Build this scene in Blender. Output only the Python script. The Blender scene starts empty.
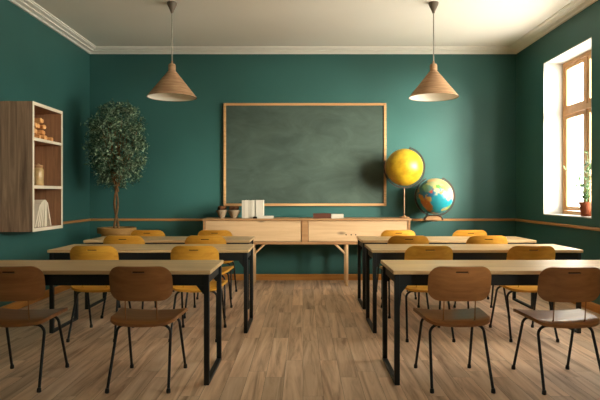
import bpy, bmesh, math, random
from mathutils import Vector, Matrix, noise
R = math.radians; PI = math.pi
random.seed(7)
scn = bpy.context.scene
COL = scn.collection
W = 3.11; YB = 8.17; YF = -2.0; H = 3.37     # half width, back wall, front wall, ceiling

# ------------------------------------------------------------------ materials
def s2l(c):
    return tuple(((v/255)/12.92 if v/255 <= .04045 else ((v/255+.055)/1.055)**2.4) for v in c) + (1,)

def newmat(name, rough=.5, spec=.5, metal=0):
    m = bpy.data.materials.new(name); m.use_nodes = True
    nt = m.node_tree; b = nt.nodes['Principled BSDF']
    b.inputs['Roughness'].default_value = rough
    b.inputs['Metallic'].default_value = metal
    b.inputs['Specular IOR Level'].default_value = spec
    return m, nt, b

def plain(name, c, rough=.5, spec=.5, metal=0, var=.06, scale=6, bump=0, bscale=60):
    """a paint or metal with a faint mottling of its own"""
    m, nt, b = newmat(name, rough, spec, metal)
    N, L = nt.nodes, nt.links
    tc = N.new('ShaderNodeTexCoord'); n = N.new('ShaderNodeTexNoise')
    n.inputs['Scale'].default_value = scale; n.inputs['Detail'].default_value = 4
    L.new(tc.outputs['Object'], n.inputs['Vector'])
    r = N.new('ShaderNodeValToRGB'); a = s2l(c)
    r.color_ramp.elements[0].position = .3; r.color_ramp.elements[1].position = .7
    r.color_ramp.elements[0].color = tuple(v*(1-var) for v in a[:3])+(1,)
    r.color_ramp.elements[1].color = tuple(min(1, v*(1+var)) for v in a[:3])+(1,)
    L.new(n.outputs['Fac'], r.inputs['Fac']); L.new(r.outputs['Color'], b.inputs['Base Color'])
    if bump:
        n2 = N.new('ShaderNodeTexNoise'); n2.inputs['Scale'].default_value = bscale
        L.new(tc.outputs['Object'], n2.inputs['Vector'])
        bp = N.new('ShaderNodeBump'); bp.inputs['Strength'].default_value = bump; bp.inputs['Distance'].default_value = .01
        L.new(n2.outputs['Fac'], bp.inputs['Height']); L.new(bp.outputs['Normal'], b.inputs['Normal'])
    return m

def wood(name, dark, light, axis=0, long=1.2, cross=22, rough=.45, spec=.5, knots=0, mid=None, lo=.32, hi=.68, rnd=True, coat=0):
    m, nt, b = newmat(name, rough, spec)
    N, L = nt.nodes, nt.links
    tc = N.new('ShaderNodeTexCoord'); mp = N.new('ShaderNodeMapping')
    sc = [cross]*3; sc[axis] = long
    mp.inputs['Scale'].default_value = sc
    src = tc.outputs['Object']
    if rnd:
        oi = N.new('ShaderNodeObjectInfo'); mul = N.new('ShaderNodeMath'); mul.operation = 'MULTIPLY'; mul.inputs[1].default_value = 37
        L.new(oi.outputs['Random'], mul.inputs[0])
        ad = N.new('ShaderNodeVectorMath'); ad.operation = 'ADD'
        L.new(src, ad.inputs[0]); L.new(mul.outputs[0], ad.inputs[1]); src = ad.outputs[0]
    L.new(src, mp.inputs['Vector'])
    n = N.new('ShaderNodeTexNoise'); n.inputs['Scale'].default_value = 1; n.inputs['Detail'].default_value = 6
    n.inputs['Roughness'].default_value = .6; n.inputs['Distortion'].default_value = .6
    L.new(mp.outputs[0], n.inputs['Vector'])
    r = N.new('ShaderNodeValToRGB')
    r.color_ramp.elements[0].position = lo; r.color_ramp.elements[0].color = s2l(dark)
    r.color_ramp.elements[1].position = hi; r.color_ramp.elements[1].color = s2l(light)
    L.new(n.outputs['Fac'], r.inputs['Fac'])
    out = r.outputs['Color']
    if knots:
        v = N.new('ShaderNodeTexVoronoi'); v.inputs['Scale'].default_value = knots
        mp2 = N.new('ShaderNodeMapping'); s2 = [1.8]*3; s2[axis] = .7; mp2.inputs['Scale'].default_value = s2
        L.new(src, mp2.inputs['Vector']); L.new(mp2.outputs[0], v.inputs['Vector'])
        r2 = N.new('ShaderNodeValToRGB'); r2.color_ramp.elements[0].position = .03; r2.color_ramp.elements[1].position = .12
        r2.color_ramp.elements[0].color = (1, 1, 1, 1); r2.color_ramp.elements[1].color = (0, 0, 0, 1)
        L.new(v.outputs['Distance'], r2.inputs['Fac'])
        mx = N.new('ShaderNodeMix'); mx.data_type = 'RGBA'
        L.new(r2.outputs['Color'], mx.inputs['Factor']); L.new(out, mx.inputs['A'])
        mx.inputs['B'].default_value = s2l(tuple(int(v*.62) for v in dark)); out = mx.outputs['Result']
    b.inputs['Coat Weight'].default_value = coat; b.inputs['Coat Roughness'].default_value = .22
    L.new(out, b.inputs['Base Color'])
    bp = N.new('ShaderNodeBump'); bp.inputs['Strength'].default_value = .08; bp.inputs['Distance'].default_value = .004
    L.new(n.outputs['Fac'], bp.inputs['Height']); L.new(bp.outputs['Normal'], b.inputs['Normal'])
    return m

M = {}
M['wall'] = plain('teal wall paint', (49, 93, 88), .5, .35, var=.07, scale=1.3, bump=.05)
M['ceil'] = plain('warm white ceiling paint', (238, 234, 224), .85, .2, var=.02, scale=1)
M['crown'] = plain('cream plaster moulding', (238, 234, 224), .6, .3, var=.02)
M['white'] = plain('white window lining paint', (184, 182, 176), .6, .35, var=.02)
M['rail'] = wood('ochre oak rail', (150, 100, 50), (186, 134, 76), 0, 1, 30, .45, rnd=False)
M['rail_side'] = wood('ochre oak side rail', (150, 100, 50), (186, 134, 76), 1, 1, 30, .45, rnd=False)
M['base'] = wood('ochre oak skirting', (176, 116, 48), (206, 146, 72), 0, 1, 30, .45, rnd=False)
M['base_side'] = wood('ochre oak side skirting', (176, 116, 48), (206, 146, 72), 1, 1, 30, .45, rnd=False)
M['top'] = wood('pale maple desk top', (188, 154, 108), (222, 190, 142), 0, .9, 24, .38, .5)
M['seat'] = wood('lit-tone plywood', (198, 138, 42), (224, 168, 62), 0, 1.2, 26, .4, .5)  # all chairs share one plywood; this tone has the rear rows' light painted in
M['seat_shaded'] = wood('shade-tone plywood', (144, 94, 50), (172, 118, 66), 0, 1.2, 26, .36, .5, coat=.5)  # same plywood with the dimmer light of the front row painted in
M['metal'] = plain('dark petrol painted steel', (13, 20, 22), .5, .5, var=.08)
M['black'] = plain('black painted steel tube', (14, 15, 16), .45, .5, var=.1)
M['pine'] = wood('pale pine', (194, 158, 118), (214, 180, 138), 0, 1.0, 14, .5, .4, knots=2.2)
M['pinefr'] = wood('tan pine frame', (150, 110, 70), (176, 134, 92), 0, 1, 24, .5, .4)
M['pineleg'] = wood('pale pine leg', (200, 162, 116), (220, 184, 140), 2, 1, 24, .5, .4)
M['boardfr'] = wood('oak board frame', (176, 132, 84), (208, 164, 112), 0, 1, 30, .5, .4)
M['winwood'] = wood('golden oak window frame', (176, 130, 80), (196, 150, 98), 2, 1, 26, .45, .4)
M['walnut'] = wood('walnut veneer', (104, 80, 62), (176, 142, 114), 2, 1.3, 20, .5, .4, lo=.3, hi=.7)
M['walnutin'] = wood('reddish walnut veneer', (126, 90, 62), (176, 130, 94), 2, 1.3, 20, .5, .4)
M['edge'] = plain('cream edge banding', (226, 214, 192), .5, .4, var=.02)
M['shade'] = wood('woven rattan', (140, 108, 80), (184, 146, 110), 2, 60, 5, .75, .2)
M['shadein'] = plain('white lamp lining', (244, 240, 228), .6, .3, var=.01)
M['cup'] = plain('grey brown lamp cap', (104, 92, 78), .5, .4, var=.05)
M['cord'] = plain('pale grey cord', (150, 146, 134), .6, .3, var=.05)
M['tub'] = wood('basket wood', (150, 108, 54), (188, 144, 80), 2, 30, 6, .6, .3)
M['bark'] = plain('light brown bark', (128, 96, 62), .8, .2, var=.25, scale=25, bump=.4)
M['soil'] = plain('dark potting soil', (48, 36, 26), .95, .1, var=.3, scale=40, bump=.6)
M['terra'] = plain('brown terracotta', (128, 66, 40), .75, .2, var=.1, scale=14)
M['stone'] = plain('grey beige ceramic', (150, 130, 104), .65, .3, var=.12, scale=18, bump=.1)
M['cone'] = plain('brown pine cone', (112, 74, 48), .8, .2, var=.3, scale=50, bump=.3)
M['paper'] = plain('off white book cloth', (200, 192, 176), .7, .25, var=.03)
M['paper2'] = plain('cream book cloth', (182, 173, 156), .7, .25, var=.03)
M['pages'] = plain('cream page block', (232, 224, 202), .85, .15, var=.05, scale=90)
M['brown'] = plain('dark brown book cloth', (86, 48, 32), .6, .3, var=.08)
M['bronze'] = plain('dark bronze', (58, 46, 36), .4, .5, .3, var=.1)
M['bronze2'] = plain('weathered brass', (140, 112, 82), .4, .5, .3, var=.1)
M['chunk'] = wood('orange brown timber', (206, 130, 66), (248, 200, 134), 0, 6, 26, .6, .3)
M['jar'] = plain('pale amber glaze', (196, 164, 112), .25, .5, var=.12, scale=22)
M['dot'] = plain('dark hole shade and eraser', (30, 22, 16), .8, .1)  # flat dark tone paints shade into the slot and holes; eraser's own colour

def leafmat(name, c1, c2, c3):
    m, nt, b = newmat(name, .45, .45); N, L = nt.nodes, nt.links
    g = N.new('ShaderNodeNewGeometry'); r = N.new('ShaderNodeValToRGB')
    r.color_ramp.elements[0].color = s2l(c1); r.color_ramp.elements[1].color = s2l(c3)
    e = r.color_ramp.elements.new(.55); e.color = s2l(c2)
    L.new(g.outputs['Random Per Island'], r.inputs['Fac']); L.new(r.outputs['Color'], b.inputs['Base Color'])
    b.inputs['Transmission Weight'].default_value = 0
    return m
M['leaf'] = leafmat('ficus leaves', (48, 76, 54), (92, 122, 92), (176, 196, 164))
M['leaf2'] = leafmat('sill plant leaves', (54, 84, 50), (74, 108, 62), (110, 140, 84))

def glassmat():
    m = bpy.data.materials.new('window glass'); m.use_nodes = True
    nt = m.node_tree; N, L = nt.nodes, nt.links
    for n in list(N): N.remove(n)
    o = N.new('ShaderNodeOutputMaterial'); mx = N.new('ShaderNodeMixShader')
    t = N.new('ShaderNodeBsdfTransparent'); g = N.new('ShaderNodeBsdfGlossy')
    g.inputs['Roughness'].default_value = .02; mx.inputs['Fac'].default_value = .06
    t.inputs['Color'].default_value = (.96, .97, .96, 1)
    L.new(t.outputs[0], mx.inputs[1]); L.new(g.outputs[0], mx.inputs[2]); L.new(mx.outputs[0], o.inputs[0])
    return m
M['glass'] = glassmat()

def floormat():
    m, nt, b = newmat('oak plank floor', .5, .4); N, L = nt.nodes, nt.links
    tc = N.new('ShaderNodeTexCoord'); sp = N.new('ShaderNodeSeparateXYZ'); cb = N.new('ShaderNodeCombineXYZ')
    L.new(tc.outputs['Object'], sp.inputs[0]); L.new(sp.outputs['Y'], cb.inputs['X']); L.new(sp.outputs['X'], cb.inputs['Y'])
    br = N.new('ShaderNodeTexBrick'); L.new(cb.outputs[0], br.inputs['Vector'])
    br.offset = .37; br.offset_frequency = 2; br.squash = 1.25; br.squash_frequency = 3
    for k, v in {'Scale': 1, 'Mortar Size': .0010, 'Mortar Smooth': .3, 'Bias': 0, 'Brick Width': 1.05, 'Row Height': .127}.items():
        br.inputs[k].default_value = v
    br.inputs['Color1'].default_value = (0, 0, 0, 1); br.inputs['Color2'].default_value = (1, 1, 1, 1)
    br.inputs['Mortar'].default_value = (.5, .5, .5, 1)
    # grain: offset the noise by each plank's own value
    sc = N.new('ShaderNodeVectorMath'); sc.operation = 'SCALE'; sc.inputs['Scale'].default_value = 23
    L.new(br.outputs['Color'], sc.inputs[0])
    ad = N.new('ShaderNodeVectorMath'); ad.operation = 'ADD'; L.new(tc.outputs['Object'], ad.inputs[0]); L.new(sc.outputs[0], ad.inputs[1])
    mp = N.new('ShaderNodeMapping'); mp.inputs['Scale'].default_value = (13, .9, 1); L.new(ad.outputs[0], mp.inputs['Vector'])
    n = N.new('ShaderNodeTexNoise'); n.inputs['Scale'].default_value = 1; n.inputs['Detail'].default_value = 7
    n.inputs['Roughness'].default_value = .6; n.inputs['Distortion'].default_value = .9
    L.new(mp.outputs[0], n.inputs['Vector'])
    r = N.new('ShaderNodeValToRGB'); cr = r.color_ramp
    cr.elements[0].position = .3; cr.elements[0].color = s2l((166, 130, 102))
    cr.elements[1].position = .72; cr.elements[1].color = s2l((248, 220, 190))
    e = cr.elements.new(.5); e.color = s2l((224, 190, 156))
    L.new(n.outputs['Fac'], r.inputs['Fac'])
    hs = N.new('ShaderNodeHueSaturation')
    ma = N.new('ShaderNodeMapRange'); ma.inputs['To Min'].default_value = .82; ma.inputs['To Max'].default_value = 1.12
    L.new(br.outputs['Color'], ma.inputs['Value']); L.new(ma.outputs[0], hs.inputs['Value']); L.new(r.outputs['Color'], hs.inputs['Color'])
    mx = N.new('ShaderNodeMix'); mx.data_type = 'RGBA'; L.new(br.outputs['Fac'], mx.inputs['Factor'])
    L.new(hs.outputs['Color'], mx.inputs['A']); mx.inputs['B'].default_value = s2l((104, 78, 60))
    L.new(mx.outputs['Result'], b.inputs['Base Color'])
    bp = N.new('ShaderNodeBump'); bp.inputs['Strength'].default_value = .12; bp.inputs['Distance'].default_value = .004
    L.new(n.outputs['Fac'], bp.inputs['Height']); L.new(bp.outputs['Normal'], b.inputs['Normal'])
    return m
M['floor'] = floormat()

def boardmat():
    m, nt, b = newmat('chalk smeared board', .7, .25); N, L = nt.nodes, nt.links
    tc = N.new('ShaderNodeTexCoord'); mp = N.new('ShaderNodeMapping'); mp.inputs['Scale'].default_value = (1.3, 1, 2.6)
    L.new(tc.outputs['Object'], mp.inputs['Vector'])
    n = N.new('ShaderNodeTexNoise'); n.inputs['Scale'].default_value = 1.6; n.inputs['Detail'].default_value = 8
    n.inputs['Roughness'].default_value = .62; n.inputs['Distortion'].default_value = .7; L.new(mp.outputs[0], n.inputs['Vector'])
    r = N.new('ShaderNodeValToRGB'); r.color_ramp.elements[0].position = .35; r.color_ramp.elements[1].position = .72
    r.color_ramp.elements[0].color = s2l((58, 72, 64)); r.color_ramp.elements[1].color = s2l((76, 92, 82))
    L.new(n.outputs['Fac'], r.inputs['Fac']); L.new(r.outputs['Color'], b.inputs['Base Color'])
    return m
M['board'] = boardmat()

def yellowmat():
    m, nt, b = newmat('yellow printed globe', .35, .5); N, L = nt.nodes, nt.links
    tc = N.new('ShaderNodeTexCoord'); n = N.new('ShaderNodeTexNoise'); n.inputs['Scale'].default_value = 7
    n.inputs['Detail'].default_value = 8; n.inputs['Roughness'].default_value = .65
    L.new(tc.outputs['Object'], n.inputs['Vector']); r = N.new('ShaderNodeValToRGB')
    r.color_ramp.elements[0].position = .33; r.color_ramp.elements[1].position = .58
    r.color_ramp.elements[0].color = s2l((178, 134, 24)); r.color_ramp.elements[1].color = s2l((214, 174, 42))
    L.new(n.outputs['Fac'], r.inputs['Fac']); L.new(r.outputs['Color'], b.inputs['Base Color'])
    return m
M['yellow'] = yellowmat()

def earthmat():
    m, nt, b = newmat('printed political map', .32, .5); N, L = nt.nodes, nt.links
    a = N.new('ShaderNodeAttribute'); a.attribute_name = 'map'; L.new(a.outputs['Color'], b.inputs['Base Color'])
    return m
M['earth'] = earthmat()

# ------------------------------------------------------------------ mesh tools
class MB:
    def __init__(s): s.bm = bmesh.new()
    def _fin(s, verts, rot, loc):
        if rot: bmesh.ops.rotate(s.bm, verts=verts, cent=(0, 0, 0), matrix=rot)
        bmesh.ops.translate(s.bm, verts=verts, vec=loc)
    def box(s, x0, x1, y0, y1, z0, z1, bev=0, seg=2, rot=None, piv=None):
        r = bmesh.ops.create_cube(s.bm, size=1); vs = r['verts']
        bmesh.ops.scale(s.bm, verts=vs, vec=(x1-x0, y1-y0, z1-z0))
        bmesh.ops.translate(s.bm, verts=vs, vec=((x0+x1)/2, (y0+y1)/2, (z0+z1)/2))
        if bev:
            es = list({e for v in vs for e in v.link_edges})
            r2 = bmesh.ops.bevel(s.bm, geom=es, offset=bev, segments=seg, profile=.5, affect='EDGES', clamp_overlap=True)
            vs = list({v for f in r2['faces'] for v in f.verts} | {v for v in vs if v.is_valid})
        if rot is not None: bmesh.ops.rotate(s.bm, verts=vs, cent=piv, matrix=rot)
        return s
    def tube(s, path, r, n=10, cap=True):
        pts = [Vector(p) for p in path]; rr = r if isinstance(r, (list, tuple)) else [r]*len(pts)
        rings = []; prev = None
        for i, p in enumerate(pts):
            t = ((pts[min(i+1, len(pts)-1)]-p).normalized() + (p-pts[max(i-1, 0)]).normalized())
            t = t.normalized()
            if prev is None:
                up = Vector((0, 0, 1)) if abs(t.z) < .9 else Vector((1, 0, 0))
                a = t.cross(up).normalized()
            else:
                a = (prev - t*prev.dot(t)).normalized()
            prev = a; b = t.cross(a)
            rings.append([s.bm.verts.new(p + (a*math.cos(k*2*PI/n)+b*math.sin(k*2*PI/n))*rr[i]) for k in range(n)])
        for i in range(len(rings)-1):
            for k in range(n):
                s.bm.faces.new((rings[i][k], rings[i][(k+1) % n], rings[i+1][(k+1) % n], rings[i+1][k]))
        if cap:
            s.bm.faces.new(rings[0][::-1]); s.bm.faces.new(rings[-1])
        return s
    def lathe(s, prof, c=(0, 0, 0), n=40, closed=False):
        """prof: (r, z) pairs turned about the vertical through c"""
        rings = []
        for r, z in prof:
            if r < 1e-6: rings.append([s.bm.verts.new((c[0], c[1], c[2]+z))])
            else: rings.append([s.bm.verts.new((c[0]+r*math.cos(k*2*PI/n), c[1]+r*math.sin(k*2*PI/n), c[2]+z)) for k in range(n)])
        m = len(rings)
        for i in range(m if closed else m-1):
            A, B = rings[i], rings[(i+1) % m]
            for k in range(n):
                k2 = (k+1) % n
                if len(A) == 1 and len(B) == 1: break
                if len(A) == 1: s.bm.faces.new((A[0], B[k2], B[k]))
                elif len(B) == 1: s.bm.faces.new((A[k], A[k2], B[0]))
                else: s.bm.faces.new((A[k], A[k2], B[k2], B[k]))
        return s
    def prism(s, prof, a, b, place):
        """closed 2-D outline prof swept straight from a to b; place(u, v, t) -> point"""
        r0 = [s.bm.verts.new(place(u, v, a)) for u, v in prof]; r1 = [s.bm.verts.new(place(u, v, b)) for u, v in prof]
        n = len(prof)
        for k in range(n): s.bm.faces.new((r0[k], r0[(k+1) % n], r1[(k+1) % n], r1[k]))
        s.bm.faces.new(r0[::-1]); s.bm.faces.new(r1)
        return s
    def build(s, name, mat, parent=None, smooth=False, loc=None):
        bmesh.ops.recalc_face_normals(s.bm, faces=s.bm.faces)
        me = bpy.data.meshes.new(name); s.bm.to_mesh(me); s.bm.free()
        me.materials.append(mat)
        if smooth:
            me.polygons.foreach_set('use_smooth', [True]*len(me.polygons))
            me.set_sharp_from_angle(angle=R(38))
        o = bpy.data.objects.new(name, me); COL.objects.link(o)
        if parent: o.parent = parent
        if loc: o.location = loc
        return o

def tag(o, label, cat, group=None):
    o['label'] = label; o['category'] = cat
    if group: o['group'] = group
    return o
def thing(name, label, cat, loc=(0, 0, 0), rz=0, group=None):
    o = bpy.data.objects.new(name, None); COL.objects.link(o); o.empty_display_size = .1
    o.location = loc; o.rotation_euler = (0, 0, rz)
    return tag(o, label, cat, group)
def struct(o): o['kind'] = 'structure'; return o
def copy_tree(o, parent=None):
    c = o.copy(); COL.objects.link(c)
    if parent: c.parent = parent
    for ch in [x for x in o.children]: copy_tree(ch, c)
    return c

# ------------------------------------------------------------------ room shell
struct(MB().box(-W-.3, W+.3, YF-.3, YB+.3, -.1, 0).build('floor', M['floor']))
struct(MB().box(-W-.3, W+.3, YF-.3, YB+.3, H, H+.1).build('ceiling', M['ceil']))
struct(MB().box(-W-.3, W+.3, YB, YB+.3, 0, H).build('wall_back', M['wall']))
struct(MB().box(-W-.3, W+.3, YF-.3, YF, 0, H).build('wall_front', M['wall']))
struct(MB().box(-W-.3, -W, YF, YB, 0, H).build('wall_left', M['wall']))
WIN = [(6.03, 7.24), (4.40, 5.61), (.95, 2.16)]; WZ = (.985, 2.945); SILL = {.95: 1.6}  # last two are unseen, added for daylight; third sill raised so sun clears chairs
b = MB(); ys = [YF] + [v for w in sorted(WIN) for v in w] + [YB]
for i in range(0, len(ys), 2): b.box(W, W+.3, ys[i], ys[i+1], 0, H)
for y0, y1 in WIN:
    b.box(W, W+.3, y0, y1, 0, SILL.get(y0, WZ[0])); b.box(W, W+.3, y0, y1, WZ[1], H)
struct(b.build('wall_right', M['wall']))

# crown moulding: u = distance from the wall, v = height
CR = [(0, H), (.15, H), (.15, H-.012), (.138, H-.016), (.13, H-.026), (.10, H-.034), (.085, H-.038), (.08, H-.048),
      (.055, H-.054), (.035, H-.06), (.03, H-.068), (.022, H-.076), (0, H-.076)]
struct(MB().prism(CR, -W, W, lambda u, v, t: (t, YB-u, v)).build('trim_1', M['crown']))
struct(MB().prism(CR, YF, YB, lambda u, v, t: (-W+u, t, v)).build('trim_2', M['crown']))
struct(MB().prism(CR, YF, YB, lambda u, v, t: (W-u, t, v)).build('trim_3', M['crown']))
RL = [(0, .862), (.018, .862), (.024, .868), (.024, .886), (.016, .896), (0, .896)]
struct(MB().prism(RL, -W, W, lambda u, v, t: (t, YB-u, v)).build('trim_4', M['rail']))
struct(MB().prism(RL, YF, YB, lambda u, v, t: (-W+u, t, v)).build('trim_5', M['rail_side']))
struct(MB().prism(RL, YF, YB, lambda u, v, t: (W-u, t, v)).build('trim_6', M['rail_side']))
BS = [(0, 0), (.02, 0), (.02, .078), (.012, .088), (0, .088)]
struct(MB().prism(BS, -W, W, lambda u, v, t: (t, YB-u, v)).build('baseboard_back', M['base']))
struct(MB().prism(BS, YF, YB, lambda u, v, t: (-W+u, t, v)).build('baseboard_left', M['base_side']))
struct(MB().prism(BS, YF, YB, lambda u, v, t: (W-u, t, v)).build('baseboard_right', M['base_side']))

def window(n, y0, y1):
    root = bpy.data.objects.new('window_%d' % n, None); COL.objects.link(root); struct(root)
    z0, z1 = SILL.get(y0, WZ[0]), WZ[1]; xf = W+.24
    b = MB(); t = .012     # white lining of the reveal
    b.box(W-.002, W+.3, y0, y0+t, z0, z1); b.box(W-.002, W+.3, y1-t, y1, z0, z1)
    b.box(W-.002, W+.3, y0+t, y1-t, z1-t, z1); b.box(W-.002, W+.3, y0+t, y1-t, z0, z0+t)
    b.build('window_reveal', M['white'], root)
    a0, a1, c0, c1 = y0+t, y1-t, z0+t, z1-t; fw = .045; zt = 2.29; ym = (y0+y1)/2
    b = MB()
    b.box(xf, xf+.05, a0, a0+fw, c0, c1, .004); b.box(xf, xf+.05, a1-fw, a1, c0, c1, .004)
    b.box(xf, xf+.05, a0+fw, a1-fw, c1-fw, c1, .004); b.box(xf, xf+.05, a0+fw, a1-fw, c0, c0+fw, .004)
    b.box(xf-.012, xf+.05, a0+fw, a1-fw, zt-.03, zt+.03, .006); b.box(xf, xf+.05, ym-.02, ym+.02, c0+fw, c1-fw, .004)
    b.build('window_frame', M['winwood'], root)
    for p0, p1 in ((a0+fw, ym-.02), (ym+.02, a1-fw)):
        for q0, q1 in ((c0+fw, zt-.03), (zt+.03, c1-fw)):
            b = MB(); sw = .05; xs = xf+.006
            p0_, p1_, q0_, q1_ = p0+.004, p1-.004, q0+.004, q1-.004
            b.box(xs, xs+.034, p0_, p0_+sw, q0_, q1_, .005); b.box(xs, xs+.034, p1_-sw, p1_, q0_, q1_, .005)
            b.box(xs, xs+.034, p0_+sw, p1_-sw, q0_, q0_+sw, .005); b.box(xs, xs+.034, p0_+sw, p1_-sw, q1_-sw, q1_, .005)
            s = b.build('sash', M['winwood'], root)
            MB().box(xs+.015, xs+.019, p0_+sw-.003, p1_-sw+.003, q0_+sw-.003, q1_-sw+.003).build('pane', M['glass'], s)
    L = bpy.data.lights.new('daylight_portal', 'AREA'); L.shape = 'RECTANGLE'; L.size = z1-z0; L.size_y = y1-y0
    L.cycles.is_portal = True
    lo = bpy.data.objects.new('daylight_portal', L); COL.objects.link(lo)
    lo.location = (W+.31, ym, (z0+z1)/2); lo.rotation_euler = (0, R(90), 0)
    return root
for i, (y0, y1) in enumerate(WIN): window(i+1, y0, y1)

# ------------------------------------------------------------------ chalkboard
cb = thing('chalkboard', 'large dark green chalkboard with thin oak frame on the back wall', 'chalkboard', (.02, YB, 1.08))
x0, x1, hh, fr = -1.175, 1.19, 1.495, .036
MB().box(x0+.02, x1-.02, -.03, 0, .02, hh-.02).build('writing_surface', M['board'], cb)
b = MB()
b.box(x0, x0+fr, -.045, 0, 0, hh, .004); b.box(x1-fr, x1, -.045, 0, 0, hh, .004)
b.box(x0+fr, x1-fr, -.045, 0, 0, fr, .004); b.box(x0+fr, x1-fr, -.045, 0, hh-fr, hh, .004)
b.build('board_frame', M['boardfr'], cb)

# ------------------------------------------------------------------ sideboard
sb = thing('sideboard', 'long pale pine sideboard on slim braced legs beneath the chalkboard', 'sideboard', (.055, 7.59, 0))
X0, X1, D = -1.41, 1.40, .42
MB().box(X0-.01, X1+.01, -.012, D, .892, .92, .005).build('sideboard_top', M['pinefr'], sb)
MB().box(X0, X1, 0, D, .57, .605, .004).build('bottom_panel', M['pinefr'], sb)
MB().box(X0, X0+.03, 0, D, .605, .892, .003).build('end_panel', M['pinefr'], sb)
MB().box(X1-.03, X1, 0, D, .605, .892, .003).build('end_panel', M['pinefr'], sb)
MB().box(-.075, .015, .002, D, .605, .892, .003).build('divider', M['pinefr'], sb)
MB().box(X0+.03, X1-.03, D-.015, D-.003, .605, .892).build('back_panel', M['pinefr'], sb)
d1 = MB().box(X0+.034, -.079, .012, .034, .609, .888, .003).build('door', M['pine'], sb)
d2 = MB().box(.019, X1-.034, .012, .034, .609, .888, .003).build('door', M['pine'], sb)
for xx in (.53, .6, .66):
    b = MB(); b.tube([(xx, .0095, .70), (xx, .013, .70)], .009, 12); b.build('finger_hole_shade', M['dot'], d2)  # dark discs on the door, painted shade in place of bored holes
for sx in (-.737, .541):
    for yy in (.03, D-.12):
        MB().box(sx-.019, sx+.019, yy-.019, yy+.019, 0, .57, .008).build('leg', M['pineleg'], sb)
        d = 1 if sx < 0 else -1
        b = MB(); b.tube([(sx+d*.012, yy, .43), (sx+d*.16, yy, .572)], .013, 8); b.build('brace', M['pineleg'], sb, True)

def book(name, w, d, h, cover, label=None, cat='book', group=None):
    """upright book: thickness w (x), depth d (y), height h (z); spine faces -y"""
    r = thing(name, label, cat, group=group) if label else None
    t = .003
    b = MB(); b.box(-w/2, -w/2+t, 0, d, 0, h, .001, 1); b.box(w/2-t, w/2, 0, d, 0, h, .001, 1); b.box(-w/2, w/2, -.003, t, 0, h, .0015, 1)
    b.build('cover', cover, r)
    MB().box(-w/2+t, w/2-t, t, d-.005, .004, h-.004).build('pages', M['pages'], r)
    return r
TOPZ = .92
# pots with pine cones
def cone_bm(b, c, r, rot):
    for i in range(6):
        a = i/5; rr = r*math.sin(PI*(.22+.68*a)); z = (a-.5)*2.1*r
        n = 7
        for k in range(n):
            th = k*2*PI/n + i*.5
            p = rot @ Vector((rr*math.cos(th)*.75, rr*math.sin(th)*.75, z)); q = rot @ Vector((rr*math.cos(th)*1.15, rr*math.sin(th)*1.15, z+r*.28))
            b.tube([Vector(c)+p, Vector(c)+q], [r*.3, r*.14], 5)
    b.tube([Vector(c)+rot@Vector((0, 0, -r)), Vector(c)+rot@Vector((0, 0, r))], [r*.5, r*.35], 6)
for (px, rad, lab) in ((-1.125, .076, 'smaller tapered stone pot nearest the left end of the sideboard'),
                       (-.953, .09, 'wider tapered stone pot between the small pot and upright white books')):
    p = thing('tapered_pot', lab, 'pot', (px, 7.76, TOPZ), 0, 'pots on the sideboard')
    h = .112
    MB().lathe([(0, 0), (rad*.4, 0), (rad*.45, .008), (rad*.97, h-.018), (rad, h-.014), (rad, h), (rad*.93, h), (rad*.88, h-.02), (rad*.4, .02), (0, .02)], n=28).build('pot_body', M['stone'], p, True)
    g = 'pine cones heaped in the pots'
    random.seed(int(px*-100))
    MB().lathe([(0, .092), (rad*.84, .088)], n=20).build('soil', M['soil'], p)
    for k in range(4 if rad > .08 else 3):
        a = k*2*PI/(4 if rad > .08 else 3)+.5; r_ = .032
        b = MB(); cone_bm(b, (0, 0, 0), .026, Matrix.Rotation(random.uniform(.5, 1.3), 3, 'X') @ Matrix.Rotation(random.random()*6, 3, 'Z'))
        o = b.build('pine_cone', M['cone'], None, False, (px+math.cos(a)*rad*.5, 7.76+math.sin(a)*rad*.5, TOPZ+h+.028))
        tag(o, 'brown pine cone heaped in the %s stone pot' % ('wider' if rad > .08 else 'smaller'), 'pine cone', 'pine cones in the %s pot' % ('wider' if rad > .08 else 'smaller'))
# upright books
specs = [(-.818, .042, 'first from the pots'), (-.774, .042, 'second from the pots'), (-.730, .042, 'third from the pots'), (-.686, .042, 'fourth from the pots, last of the thin ones')]
for i, (px, w, lab) in enumerate(specs):
    o = book('book', w, .17, .247+(.003 if i % 2 else 0), M['paper'] if i % 2 else M['paper2'], 'thin white upright book on the sideboard, '+lab, 'book', 'upright white books on the sideboard')
    o.location = (px, 7.68, TOPZ)
o = book('book', .106, .17, .252, M['paper'], 'thickest white upright book, right of the thin books on the sideboard', 'book', 'upright white books on the sideboard'); o.location = (-.597, 7.68, TOPZ)
def flat_book(name, x0, x1, y0, y1, z0, h, cover, label, cat='book', grp=None):
    r = thing(name, label, cat, ((x0+x1)/2, y0, z0), 0, grp); w = (x1-x0)/2; d = y1-y0; t = .004
    b = MB(); b.box(-w, w, 0, d, 0, t, .001, 1); b.box(-w, w, 0, d, h-t, h, .001, 1); b.box(-w, w, -.003, t, 0, h, .0015, 1); b.build('cover', cover, r)
    MB().box(-w+.005, w-.005, t, d-.004, t, h-t).build('pages', M['pages'], r)
    return r
flat_book('book', -.62, -.40, 7.615, 7.67, TOPZ, .036, M['paper'], 'low cream book lying flat in front of the thickest upright book')
o = MB().box(-.027, .027, 0, .04, 0, .022, .004).build('board_eraser', M['dot'], None, False, (-.655, 7.625, TOPZ)); tag(o, 'small dark eraser on the sideboard at the foot of the white books', 'eraser')
flat_book('book', .14, .385, 7.66, 7.84, TOPZ, .066, M['brown'], 'dark brown book lying flat on the middle of the sideboard')
flat_book('book', .39, .555, 7.66, 7.84, TOPZ, .058, M['paper'], 'white book lying flat beside the dark brown book on the sideboard')

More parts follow.
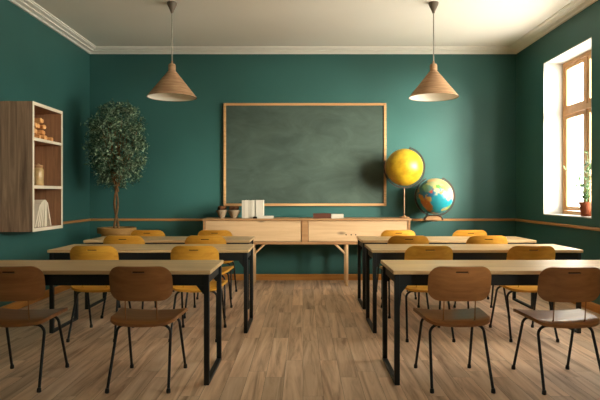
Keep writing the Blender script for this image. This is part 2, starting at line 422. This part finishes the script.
# ------------------------------------------------------------------ globes
def arc_band(b, r, a0, a1, w, d, n=48):
    """flat meridian band in the x-z plane"""
    rings = []
    for i in range(n+1):
        a = R(a0+(a1-a0)*i/n); c, s = math.cos(a), math.sin(a)
        rings.append([b.bm.verts.new((c*rr, yy, s*rr)) for rr, yy in ((r, -d), (r+w, -d), (r+w, d), (r, d))])
    for i in range(n):
        for k in range(4): b.bm.faces.new((rings[i][k], rings[i][(k+1) % 4], rings[i+1][(k+1) % 4], rings[i+1][k]))
    b.bm.faces.new(rings[0]); b.bm.faces.new(rings[-1][::-1])
def ball(name, r, mat, parent, loc, sub=None):
    bm = bmesh.new(); bmesh.ops.create_uvsphere(bm, u_segments=96, v_segments=64, radius=r)
    me = bpy.data.meshes.new(name); bm.to_mesh(me); bm.free(); me.materials.append(mat)
    me.polygons.foreach_set('use_smooth', [True]*len(me.polygons))
    o = bpy.data.objects.new(name, me); COL.objects.link(o); o.parent = parent; o.location = loc
    return o
yg = thing('yellow_globe', 'large plain yellow globe on a thin stem at the right end of the sideboard', 'globe', (1.41, 7.8, TOPZ))
ZC = 1.625-TOPZ; rg = .258
ball('globe_ball', rg, M['yellow'], yg, (0, 0, ZC))
b = MB(); arc_band(b, rg+.016, 74, -200, .018, .011); o = b.build('meridian_arm', M['bronze'], yg, False, (0, 0, ZC))
for a in (74, -106):
    b = MB(); b.tube([(math.cos(R(a))*(rg-.01), 0, math.sin(R(a))*(rg-.01)), (math.cos(R(a))*(rg+.036), 0, math.sin(R(a))*(rg+.036))], .008, 10); b.build('axis_pin', M['bronze'], yg, True, (0, 0, ZC))
b = MB(); b.tube([(0, 0, .02), (0, 0, ZC-rg-.014)], .009, 12); b.build('stem', M['bronze2'], yg, True)
MB().lathe([(0, 0), (.072, 0), (.074, .006), (.07, .014), (.03, .02), (.014, .034), (0, .034)], n=32).build('base', M['pinefr'], yg, True)

eg = thing('world_globe', 'multicoloured political world globe on a small arched wooden wall bracket', 'globe', (1.85, 7.86, .89))
ZC = 1.222-.89; rg = .252
eb = ball('globe_ball', rg, M['earth'], eg, (0, 0, ZC))
me = eb.data
ca = me.color_attributes.new('map', 'FLOAT_COLOR', 'POINT')
# a printed map: seas and countries as patches on the ball (front direction is -y)
def dirv(az, el): return Vector((math.sin(R(az))*math.cos(R(el)), -math.cos(R(az))*math.cos(R(el)), math.sin(R(el))))
patches = [  # azimuth, elevation, radius (deg), colour
    (10, 62, 34, (226, 196, 140)), (45, 40, 30, (232, 180, 110)), (-20, 48, 20, (190, 204, 150)), (-42, 30, 16, (96, 160, 150)),
    (2, 33, 13, (110, 176, 84)), (25, 30, 12, (146, 190, 90)), (-12, 30, 8, (230, 214, 120)), (60, 12, 26, (232, 190, 170)), (38, 4, 15, (222, 150, 150)),
    (-50, -22, 16, (206, 120, 44)), (-35, -40, 16, (198, 134, 50)), (-34, -12, 9, (226, 170, 80)), (-64, -2, 12, (218, 150, 60)),
    (-6, 14, 8, (236, 224, 180)), (14, 12, 7, (228, 160, 90)), (64, -34, 17, (150, 186, 96)), (40, -46, 10, (206, 190, 110)),
    (-28, 22, 7, (210, 90, 60)), (120, 10, 40, (216, 170, 90)), (180, 20, 35, (140, 180, 90)), (-120, 20, 38, (220, 180, 120)), (150, -30, 25, (200, 120, 70)), (0, -80, 18, (236, 232, 220))]
pd = [(dirv(a, e), math.cos(R(r)), r, c) for a, e, r, c in patches]
for i, v in enumerate(me.vertices):
    d = v.co.normalized()
    w = Vector((noise.fractal(d*3.2, 1, 2, 5), noise.fractal(d*3.2+Vector((7, 3, 1)), 1, 2, 5), noise.fractal(d*3.2+Vector((1, 9, 5)), 1, 2, 5)))
    q = (d + w*.2).normalized()
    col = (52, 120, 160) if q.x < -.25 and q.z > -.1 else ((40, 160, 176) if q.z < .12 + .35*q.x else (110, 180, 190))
    best = 99
    for pv, cr_, r_, c_ in pd:
        ang = math.degrees(math.acos(max(-1, min(1, q.dot(pv)))))/r_
        if ang < 1 and ang < best: best = ang; col = c_
    ca.data[i].color = s2l(tuple(v*.86 for v in col))
b = MB(); arc_band(b, rg+.016, 66, -244, .018, .011, 64); b.build('meridian_ring', M['bronze'], eg, False, (0, 0, ZC))
for a in (66, -114):
    b = MB(); b.tube([(math.cos(R(a))*(rg-.01), 0, math.sin(R(a))*(rg-.01)), (math.cos(R(a))*(rg+.036), 0, math.sin(R(a))*(rg+.036))], .008, 10); b.build('axis_pin', M['bronze'], eg, True, (0, 0, ZC))
b = MB(); arch = [(-.15, 0), (-.142, .034), (-.12, .056), (-.08, .066), (.03, .066), (.07, .056), (.092, .034), (.10, 0)]
b.prism(arch, -.05, .05, lambda u, v, t: (u, t, v)); b.build('arched_base', M['pinefr'], eg)
b = MB()
for i in range(len(arch)-1): b.tube([(arch[i][0], -.052, arch[i][1]), (arch[i+1][0], -.052, arch[i+1][1])], .009, 6)
b.build('base_rim', M['bronze'], eg)
MB().box(-.04, .04, .0, .31, -.02, 0, .002).build('wall_bracket', M['pinefr'], eg)

# ------------------------------------------------------------------ pendant lamps
def lamp():
    r = thing('pendant_lamp', '', 'lamp', group='woven cone pendant lamps')
    # origin at the centre of the shade's rim; ceiling above at H-2.32
    t = H-2.32
    MB().lathe([(0, t), (.052, t), (.056, t-.008), (.05, t-.03), (.022, t-.09), (.012, t-.118), (0, t-.118)], n=28).build('ceiling_cup', M['cup'], r, True)
    b = MB(); b.tube([(0, 0, t-.11), (0, 0, .372)], .0065, 8); b.build('cord', M['cord'], r, True)
    MB().lathe([(0, .405), (.008, .405), (.012, .375), (.034, .368), (.04, .355), (.04, .29), (.045, .285), (.045, .272), (.0, .272)], n=28).build('lamp_neck', M['shade'], r, True)
    pr = []
    n = 30
    for i in range(n+1):
        f = i/n; rr = .046+(.272-.046)*f; z = .285*(1-f)
        pr.append((rr+(.0022 if i % 2 else 0), z))
    inner = [(x-.006, z+.001) for x, z in pr[::-1]]
    MB().lathe(pr+inner, n=56, closed=True).build('lamp_shade', M['shade'], r, True)
    MB().lathe([(.262, .002), (.035, .281), (0, .285)], n=48).build('shade_lining', M['shadein'], r, True)
    MB().lathe([(0, .12), (.02, .124), (.036, .15), (.034, .178), (.018, .21), (.016, .25), (0, .25)], n=20).build('bulb', M['shadein'], r, True)
    return r
l1 = lamp(); l1.location = (-1.45, 6.2, 2.32); l1['label'] = 'woven cone pendant lamp hanging left, towards the tree and shelf'
l2 = copy_tree(l1); l2.location = (1.445, 6.2, 2.32); l2['label'] = 'woven cone pendant lamp hanging right, above the globes'

# ------------------------------------------------------------------ wall shelf
SX0, SX1, SY0, SY1, SZ0, SZ1 = -W, -2.75, 5.69, 6.40, .864, 2.195
ws = thing('wall_shelf', 'walnut box shelf with cream edges hung on the left wall', 'shelf', (SX0, SY0, SZ0))
dx, dy, dz, t = SX1-SX0, SY1-SY0, SZ1-SZ0, .034
MB().box(0, dx, 0, t, 0, dz).build('side_panel', M['walnut'], ws)
MB().box(0, dx, dy-t, dy, 0, dz).build('side_panel', M['walnutin'], ws)
MB().box(0, dx, t, dy-t, dz-t, dz).build('top_panel', M['walnutin'], ws)
MB().box(0, dx, t, dy-t, 0, t).build('bottom_panel', M['walnutin'], ws)
MB().box(0, .012, t, dy-t, t, dz-t).build('back_panel', M['walnutin'], ws)
S1, S2 = 1.323-SZ0, 1.815-SZ0
for z in (S1, S2): MB().box(.012, dx-.004, t, dy-t, z-.014, z+.014).build('shelf_board', M['walnutin'], ws)
b = MB(); e0, e1 = dx, dx+.004
b.box(e0, e1, 0, t, 0, dz); b.box(e0, e1, dy-t, dy, 0, dz); b.box(e0, e1, t, dy-t, 0, t); b.box(e0, e1, t, dy-t, dz-t, dz)
for z in (S1, S2): b.box(dx-.004, e1, t, dy-t, z-.016, z+.016)
b.build('edge_banding', M['edge'], ws)
# timber chunks on the top board
zt0 = S2+SZ0+.0145
random.seed(3)
rows = [(0, [5.87, 5.945, 6.02, 6.095, 6.175, 6.27]), (1, [5.90, 5.98, 6.055, 6.13]), (2, [5.92, 6.0, 6.08]), (3, [5.97, 6.05])]
g = 'timber chunks heaped on the top shelf'
for lv, yl in rows:
    for j, yy in enumerate(yl):
        L_ = random.uniform(.13, .19); ww = .07; hh_ = .06
        b = MB(); n = 7
        prof = []
        for k in range(n):
            a = k*2*PI/n; prof.append((math.cos(a)*ww/2*random.uniform(.72, 1), math.sin(a)*hh_/2*random.uniform(.78, 1)))
        b.prism(prof, -L_/2, L_/2, lambda u, v, t: (t, u, v))
        bmesh.ops.bevel(b.bm, geom=list(b.bm.edges), offset=.004, segments=1, affect='EDGES')
        o = b.build('timber_chunk', M['chunk'], None, False)
        o.location = (-2.885+random.uniform(-.03, .02), yy, zt0+.030+lv*.059)
        o.rotation_euler = (random.uniform(-.4, .4), 0, random.uniform(-.16, .16))
        lab = ['orange brown timber chunk in the bottom layer of the heap on the top shelf', 'orange brown timber chunk in the second layer of the heap on the top shelf',
               'orange brown timber chunk in the third layer of the heap on the top shelf', 'orange brown timber chunk crowning the heap on the top shelf'][lv]
        if lv == 0 and j == 5: lab = 'lone timber chunk at the far foot of the heap on the top shelf'
        tag(o, lab, 'wood', g)
o = None
# jar on the middle board
zm = S1+SZ0+.0145
jr = thing('storage_jar', 'tall pale amber jar with lid on the middle board of the wall shelf', 'jar', (-2.845, 6.02, zm))
MB().lathe([(0, 0), (.05, 0), (.054, .006), (.054, .17), (.046, .19), (.04, .195), (0, .195)], n=30).build('jar_body', M['jar'], jr, True)
MB().lathe([(0, .195), (.044, .195), (.046, .2), (.046, .22), (.04, .226), (.012, .228), (.012, .24), (0, .243)], n=30).build('lid', M['pinefr'], jr, True)
# leaning books on the lowest board
zb = SZ0+t+.0005
hb, wb = .285, .03
yv = 6.03
def lean_book(y, ang, h, w, label, pivot_right=True, cover='paper'):
    r = book('book', w, .2, h, M[cover], label, 'book', 'white books leaning on the lowest shelf')
    # spine faces the room (+x); thickness runs along y
    r.location = (-2.785, y, zb)
    r.rotation_euler = (ang, 0, R(90)) if False else (0, 0, 0)
    r.matrix_world = Matrix.Translation((-2.785, y, zb)) @ Matrix.Rotation(ang, 4, 'X') @ Matrix.Translation((0, (-w/2 if pivot_right else w/2), 0)) @ Matrix.Rotation(R(90), 4, 'Z')
    return r
for k, (h, nm) in enumerate(((.29, 'nearer of the two straight ones'), (.28, 'farther of the two straight ones'))):
    lean_book(yv+.027+k*.028, 0, h, .026, 'white book standing straight on the lowest shelf, '+nm, True, 'edge')
yy = yv - .001
for k, (deg, h, w_, nm) in enumerate(((7, .285, .022, 'slightly tilted against the straight ones'), (12, .275, .022, 'second in the leaning fan'),
                                      (17, .27, .02, 'third in the leaning fan'), (25, .262, .02, 'most tilted, at the near end of the fan'))):
    g_ = R(deg); top = yy if k == 0 else yy+math.tan(pg)*(h*math.cos(g_))    # where this book's top corner meets the face it leans on
    foot = top - h*math.sin(g_) - .002
    lean_book(foot, -g_, h, w_, 'white book leaning on the lowest shelf, '+nm, True, 'edge')
    yy = foot - w_/math.cos(g_); pg = g_
yy = yv+.055+.004+.27*math.sin(R(19))
lean_book(yy, R(19), .27, .022, 'white book leaning the opposite way at the far side of the lowest shelf', False, 'edge')

# ------------------------------------------------------------------ potted tree
TX, TY = -2.465, 7.42
tr = thing('potted_tree', 'tall bushy small-leaved tree in a round wooden tub in the back left corner', 'tree', (TX, TY, 0))
tb = MB().lathe([(0, 0), (.16, 0), (.165, .01), (.185, .5), (.2, .735), (.244, .737), (.248, .741), (.248, .806), (.244, .81), (.2, .81), (.195, .75), (0, .75)], n=44).build('tub', M['tub'], tr, True)
MB().lathe([(0, .765), (.19, .762)], n=30).build('soil', M['soil'], tr)
random.seed(11)
b = MB()
def strand(ph, amp):
    return [(-.01+amp*math.cos(ph+z*7)*(1-.3*z), amp*math.sin(ph+z*7), .76+z*.75) for z in [i/14 for i in range(15)]]
b.tube(strand(0, .026), [.019-.0006*i for i in range(15)], 9)
b.tube(strand(PI, .026), [.016-.0005*i for i in range(15)], 9)
CZ = 1.87; tips = []
for k in range(34):
    a = random.random()*2*PI; el = random.uniform(-.5, 1.4); f = random.uniform(.55, .9)
    e = Vector((math.cos(a)*math.cos(el)*.43*f, math.sin(a)*math.cos(el)*.40*f, CZ+math.sin(el)*.56*f))
    s0 = Vector((random.uniform(-.03, .03), random.uniform(-.03, .03), 1.28+random.random()*.2))
    mid = s0.lerp(e, .5)+Vector((random.uniform(-.05, .05), random.uniform(-.05, .05), .04))
    b.tube([s0, mid, e], [.011, .006, .0025], 6)
b.build('trunk', M['bark'], tr, True)
b = MB(); bm = b.bm
def leaf(bm, p, d, n_, L_, w):
    d = d.normalized(); s = d.cross(n_).normalized(); n2 = s.cross(d)
    pts = [p, p+d*L_*.35+s*w*.5, p+d*L_*.75+s*w*.35, p+d*L_, p+d*L_*.75-s*w*.35, p+d*L_*.35-s*w*.5]
    mid = [p+d*L_*.4-n2*w*.12, ]
    v = [bm.verts.new(q) for q in pts]
    m_ = bm.verts.new(p+d*L_*.5-n2*w*.16)
    for k in range(6): bm.faces.new((v[k], v[(k+1) % 6], m_))
cl = []
for i in range(420):
    while True:
        q = Vector((random.uniform(-1, 1), random.uniform(-1, 1), random.uniform(-1, 1))); e_ = math.hypot(q.x, q.y)**2.8+abs(q.z)**2.8
        if .06 < e_ < .93: break
    w = 1 - .12*max(0, -q.z)   # slightly narrower low down
    cl.append(Vector((q.x*.385*w, q.y*.385*w, CZ+.02+q.z*.54)))
for c in cl:
    for k in range(17):
        o_ = Vector((random.gauss(0, .038), random.gauss(0, .038), random.gauss(0, .038)))
        d = Vector((random.gauss(0, 1), random.gauss(0, 1), random.gauss(-.25, .8)))
        n_ = Vector((random.gauss(0, .6), random.gauss(0, .6), 1))
        leaf(bm, c+o_, d, n_, random.uniform(.034, .052), random.uniform(.019, .028))
b.build('foliage', M['leaf'], tr)

# ------------------------------------------------------------------ plant on the window sill
sp = thing('potted_plant', 'small leafy plant in a terracotta pot on the window sill', 'plant', (3.225, 6.385, WZ[0]+.0125))
MB().lathe([(0, 0), (.05, 0), (.052, .004), (.064, .13), (.074, .132), (.074, .165), (.066, .165), (.062, .14), (0, .14)], n=30).build('pot', M['terra'], sp, True)
MB().lathe([(0, .148), (.064, .146)], n=20).build('soil', M['soil'], sp)
random.seed(5)
bs = MB(); bl = MB()
for k in range(9):
    a = k*2*PI/9+random.uniform(-.2, .2); hgt = random.uniform(.24, .58); sp_ = random.uniform(.08, .19) if math.cos(a) < .3 else random.uniform(.02, .06)
    pts = []
    for i in range(7):
        f = i/6; pts.append(Vector((math.cos(a)*sp_*f**1.5+.01*math.cos(a), math.sin(a)*sp_*1.5*f**1.5+.01*math.sin(a), .14+hgt*f)))
    bs.tube(pts, [.0032-.0003*i for i in range(7)], 6)
    for i in range(1, 7):
        for q in range(4):
            d = Vector((random.gauss(0, 1), random.gauss(0, 1), random.uniform(-.2, .7)))
            leaf(bl.bm, pts[i], d, Vector((0, 0, 1)), random.uniform(.05, .08), random.uniform(.024, .036))
bs.build('stem', M['leaf2'], sp); bl.build('foliage', M['leaf2'], sp)

# ------------------------------------------------------------------ desks
def desk(Ld):
    r = thing('school_desk', '', 'desk', group='long two seat school desks')
    Dd, Hd = .6, .75     # origin at the floor under the near aisle-side corner, desk runs along +x
    MB().box(0, Ld, 0, Dd, Hd-.026, Hd, .004).build('table_top', M['top'], r)
    b = MB(); z0, z1 = Hd-.1, Hd-.026
    b.box(.04, Ld-.04, .02, .045, z0, z1, .002, 1); b.box(.04, Ld-.04, Dd-.045, Dd-.02, z0, z1, .002, 1)
    b.box(.03, .055, .045, Dd-.045, z0, z1, .002, 1); b.box(Ld-.055, Ld-.03, .045, Dd-.045, z0, z1, .002, 1)
    b.build('apron', M['metal'], r)
    for xx in (.012, Ld-.046):
        for yy in (.014, Dd-.048):
            MB().box(xx, xx+.034, yy, yy+.034, .0, Hd-.026, .003, 1).build('leg', M['metal'], r)
        MB().box(xx, xx+.034, .048, Dd-.048, 0, .022, .002, 1).build('foot_bar', M['metal'], r)
        s = 1 if xx < .5 else -1
        c = xx+.034 if s > 0 else xx
        for yy in (.02, Dd-.044):
            b = MB(); b.prism([(c, z0+.001), (c, z0-.055), (c+s*.006, z0-.055), (c+s*.05, z0+.001)], yy, yy+.024, lambda u, v, t: (u, t, v))
            b.build('gusset', M['metal'], r)
    return r
desks = [  # length, left edge x, front y, label
    (1.8, -.6-1.8, 3.63, 'front-row pale topped desk on the tree side of the aisle'),
    (1.8, -.485-1.8, 5.0, 'middle-row pale topped desk on the tree side of the aisle'),
    (1.8, -.575-1.8, 6.05, 'last pale topped desk on the tree side, closest to the sideboard'),
    (1.89, .585, 3.63, 'front-row pale topped desk on the window side of the aisle'),
    (1.89, .615, 5.0, 'middle-row pale topped desk on the window side of the aisle'),
    (1.89, .635, 6.05, 'last pale topped desk on the window side, closest to the globes')]
dp = {}
for (L_, x, y, lab) in desks:
    d = copy_tree(dp[L_]) if L_ in dp else dp.setdefault(L_, desk(L_))
    d.location = (x, y, 0); d['label'] = lab

# ------------------------------------------------------------------ chairs
def sheet(bm, xs, ys, fn, th, hole=None):
    """grid sheet of thickness th; fn(u, v) -> (point, normal)"""
    A = {}; B = {}
    for i, u in enumerate(xs):
        for j, v in enumerate(ys):
            p, n = fn(u, v); A[i, j] = bm.verts.new(p+n*th/2); B[i, j] = bm.verts.new(p-n*th/2)
    cells = {(i, j) for i in range(len(xs)-1) for j in range(len(ys)-1)}
    if hole: cells -= hole
    for i, j in cells:
        q = [(i, j), (i+1, j), (i+1, j+1), (i, j+1)]
        bm.faces.new([A[k] for k in q]); bm.faces.new([B[k] for k in q][::-1])
        for (a, c, nb) in ((q[0], q[1], (i, j-1)), (q[1], q[2], (i+1, j)), (q[2], q[3], (i, j+1)), (q[3], q[0], (i-1, j))):
            if nb not in cells: bm.faces.new((A[a], B[a], B[c], A[c]))
    for v in [v for v in bm.verts if not v.link_faces]: bm.verts.remove(v)

def rr_map(u, v, hw, hh, r):
    """square grid (-hw..hw, -hh..hh) pushed onto a rounded rectangle"""
    ax, ay = abs(u)-(hw-r), abs(v)-(hh-r)
    if ax > 0 and ay > 0:
        m = max(ax, ay); l = math.hypot(ax, ay); ax, ay = ax/l*m, ay/l*m
        u = math.copysign(hw-r+ax, u); v = math.copysign(hh-r+ay, v)
    return u, v

def chair(seatmat):
    r = thing('school_chair', '', 'chair', group='plywood school chairs')
    # seat
    hw, hd = .222, .2
    xs = [-hw+2*hw*i/24 for i in range(25)]; ys = [-hd+2*hd*j/20 for j in range(21)]
    def fz(x, y):
        z = .434 - .010*math.cos(min(1, abs(x)/.24)*PI/2) * (1 if y < .12 else max(0, 1-(y-.12)/.08))
        z += .010*(abs(x)/hw)**2.5
        if y > .12: z -= .018*((y-.12)/.08)**2
        if y < -.13: z -= .012*((-.13-y)/.07)**2
        return z
    def fseat(u, v):
        x, y = rr_map(u, v, hw, hd, .065)
        x *= .94+.07*(y+hd)/(2*hd)*1.6
        y -= .012*math.cos(x/hw*PI/2) if y < 0 else 0
        e = .004; z = fz(x, y)
        n = Vector((-(fz(x+e, y)-z)/e, -(fz(x, y+e)-z)/e, 1)).normalized()
        return Vector((x, y, z)), n
    b = MB(); sheet(b.bm, xs, ys, fseat, .021); b.build('seat', seatmat, r, True)
    # backrest with hand slot
    hw2, hh2 = .199, .112
    slot = .04
    xs = sorted(set([-hw2+2*hw2*i/26 for i in range(27)] + [-slot, slot, -slot+.004, slot-.004]))
    zs0 = hh2-.035; ys = sorted([-hh2+2*hh2*j/16 for j in range(17) if abs(-hh2+2*hh2*j/16-zs0) > .008] + [zs0-.0055, zs0+.0055])
    hole = {(i, j) for i in range(len(xs)-1) for j in range(len(ys)-1) if xs[i] >= -slot-1e-6 and xs[i+1] <= slot+1e-6 and ys[j] >= zs0-.0056 and ys[j+1] <= zs0+.0056}
    def fback(u, v):
        x, z = rr_map(u, v, hw2, hh2, .07)
        x *= 1-.03*(z/hh2)**2
        y = -.185 - .05*(1-(x/hw2)**2) - .05*(z/hh2)*.5
        n = Vector((.1*x/hw2/hw2*-1, 1, .2)).normalized()
        return Vector((x, y, .678+z)), n
    b = MB(); sheet(b.bm, xs, ys, fback, .014, hole); br = b.build('backrest', seatmat, r, True)
    MB().box(-slot-.004, slot+.004, -.2395, -.2365, .678+zs0-.010, .678+zs0+.010).build('slot_shade_plate', M['dot'], br)  # dark plate added behind the slot, painting in its shade
    # back supports on the sitter's side
    for sx in (-1, 1):
        b = MB(); b.tube([(sx*.10, -.10, .432), (sx*.10, -.165, .43), (sx*.10, -.184, .445), (sx*.10, -.190, .50), (sx*.10, -.204, .64), (sx*.10, -.220, .72)], .004, 8)
        b.build('back_support', seatmat, r, True)
    # two bent tube hoops, each split into its two legs and the bar between
    for (yt, yf, hx, fx) in ((-.135, -.262, .176, .192), (.125, .245, .178, .192)):
        zt, rb = .398, .055
        def corner(sx):
            pts = []
            foot = Vector((sx*fx, yf, .012)); top = Vector((sx*hx, yt, zt-rb))
            pts = [foot, foot.lerp(top, .5), top]
            for k in range(1, 7):
                a = k/6*PI/2
                pts.append(Vector((sx*(hx-rb+rb*math.cos(a)), yt, zt-rb+rb*math.sin(a))))
            return pts
        for sx in (-1, 1):
            lg = MB(); lg.tube(corner(sx), .0092, 10); lg = lg.build('leg', M['black'], r, True)
            MB().lathe([(0, 0), (.012, 0), (.014, .004), (.013, .022), (.009, .03), (0, .03)], (sx*fx, yf, 0), n=14).build('foot_cap', M['black'], lg, True)
        b = MB(); b.tube([(-(hx-rb), yt, zt), (hx-rb, yt, zt)], .0092, 10); b.build('cross_bar', M['black'], r, True)
        for sx in (-.09, .09):
            b = MB(); b.tube([(sx, yt, zt), (sx, yt, .42)], .011, 10); b.build('seat_mount', M['black'], r, True)
    return r
ch = [  # x, y, rotation deg, lit tone(0) or shaded tone(1) of one plywood, label
    (-1.87, 3.77, 4, 1, 'shade-tone plywood chair at the front-row tree-side desk, away from the aisle'),
    (-1.035, 3.77, 0, 1, 'shade-tone plywood chair at the front-row tree-side desk, next to the aisle'),
    (1.00, 3.77, 0, 1, 'shade-tone plywood chair at the front-row window-side desk, next to the aisle'),
    (1.69, 3.74, 0, 1, 'shade-tone plywood chair at the front-row window-side desk, seat bright with window glare'),
    (-1.785, 4.99, 0, 0, 'lit-tone plywood chair at the middle tree-side desk, away from the aisle'),
    (-.925, 4.99, 0, 0, 'lit-tone plywood chair at the middle tree-side desk, next to the aisle'),
    (1.075, 4.99, 0, 0, 'lit-tone plywood chair at the middle window-side desk, next to the aisle'),
    (1.95, 4.99, 0, 0, 'lit-tone plywood chair at the middle window-side desk, near the window wall'),
    (-1.82, 5.905, 0, 0, 'lit-tone plywood chair at the last tree-side desk, towards the shelf wall'),
    (-.99, 5.905, 0, 0, 'lit-tone plywood chair at the last tree-side desk, next to the aisle'),
    (1.07, 5.905, 0, 0, 'lit-tone plywood chair at the last window-side desk, next to the aisle'),
    (1.87, 5.905, 0, 0, 'lit-tone plywood chair at the last window-side desk, near the window wall'),
    (-1.86, 6.925, 0, 0, 'lit-tone plywood chair behind the last tree-side desk, closer to the tree'),
    (-1.055, 6.925, 0, 0, 'lit-tone plywood chair behind the last tree-side desk, in front of the sideboard'),
    (1.14, 6.925, 0, 0, 'lit-tone plywood chair behind the last window-side desk, in front of the sideboard'),
    (2.0, 6.925, 0, 0, 'lit-tone plywood chair behind the last window-side desk, below the world globe')]
proto = {}
for (x, y, a, k, lab) in ch:
    c = copy_tree(proto[k]) if k in proto else proto.setdefault(k, chair(M['seat_shaded'] if k else M['seat']))
    c.location = (x, y, 0); c.rotation_euler = (0, 0, R(a)); c['label'] = lab
    k_ = 1.05 if 5.5 < y < 6.2 else (1.04 if y > 6.2 else 1.025 if y > 4.5 else 1); c.scale = (k_, k_, k_)

# ------------------------------------------------------------------ daylight, camera, view
wd = bpy.data.worlds.new('daylight'); scn.world = wd; wd.use_nodes = True
nt = wd.node_tree; bg = nt.nodes['Background']; bg.inputs['Strength'].default_value = 6
tc = nt.nodes.new('ShaderNodeTexCoord'); sx_ = nt.nodes.new('ShaderNodeSeparateXYZ'); rm = nt.nodes.new('ShaderNodeValToRGB')
nt.links.new(tc.outputs['Generated'], sx_.inputs[0]); mr = nt.nodes.new('ShaderNodeMapRange')
mr.inputs['From Min'].default_value = -1; nt.links.new(sx_.outputs['Z'], mr.inputs['Value']); nt.links.new(mr.outputs[0], rm.inputs['Fac'])
rm.color_ramp.elements[0].position = .42; rm.color_ramp.elements[0].color = (1.65, 1.52, 1.32, 1)   # unseen bright ground, added to throw light up at the ceiling
rm.color_ramp.elements[1].position = .5; rm.color_ramp.elements[1].color = (1, .95, .87, 1)       # hazy sky
nt.links.new(rm.outputs['Color'], bg.inputs['Color'])
sl = bpy.data.lights.new('hazy_sun', 'SUN'); sl.energy = 13.5; sl.angle = R(30); sl.color = (1, .93, .8)
so = bpy.data.objects.new('hazy_sun', sl); COL.objects.link(so)
so.rotation_euler = Vector((-1, .92, -.17)).to_track_quat('-Z', 'Y').to_euler(); so.location = (8, 0, 4)
cam = bpy.data.cameras.new('camera'); co = bpy.data.objects.new('camera', cam); COL.objects.link(co)
co.location = (0, 0, 1.24); co.rotation_euler = (R(90), 0, 0)
cam.sensor_width = 36; cam.lens = 560/600*36; cam.shift_x = -3/600; cam.shift_y = -5/600
cam.clip_start = .05
scn.camera = co
scn.view_settings.view_transform = 'Standard'; scn.view_settings.look = 'None'
scn.view_settings.gamma = 1; scn.view_settings.use_curve_mapping = False
scn.view_settings.exposure = 1.45
cy = scn.cycles
cy.use_denoising = True; cy.max_bounces = 10; cy.diffuse_bounces = 6; cy.glossy_bounces = 3; cy.transparent_max_bounces = 8
cy.sample_clamp_indirect = 6; cy.caustics_reflective = False; cy.caustics_refractive = False
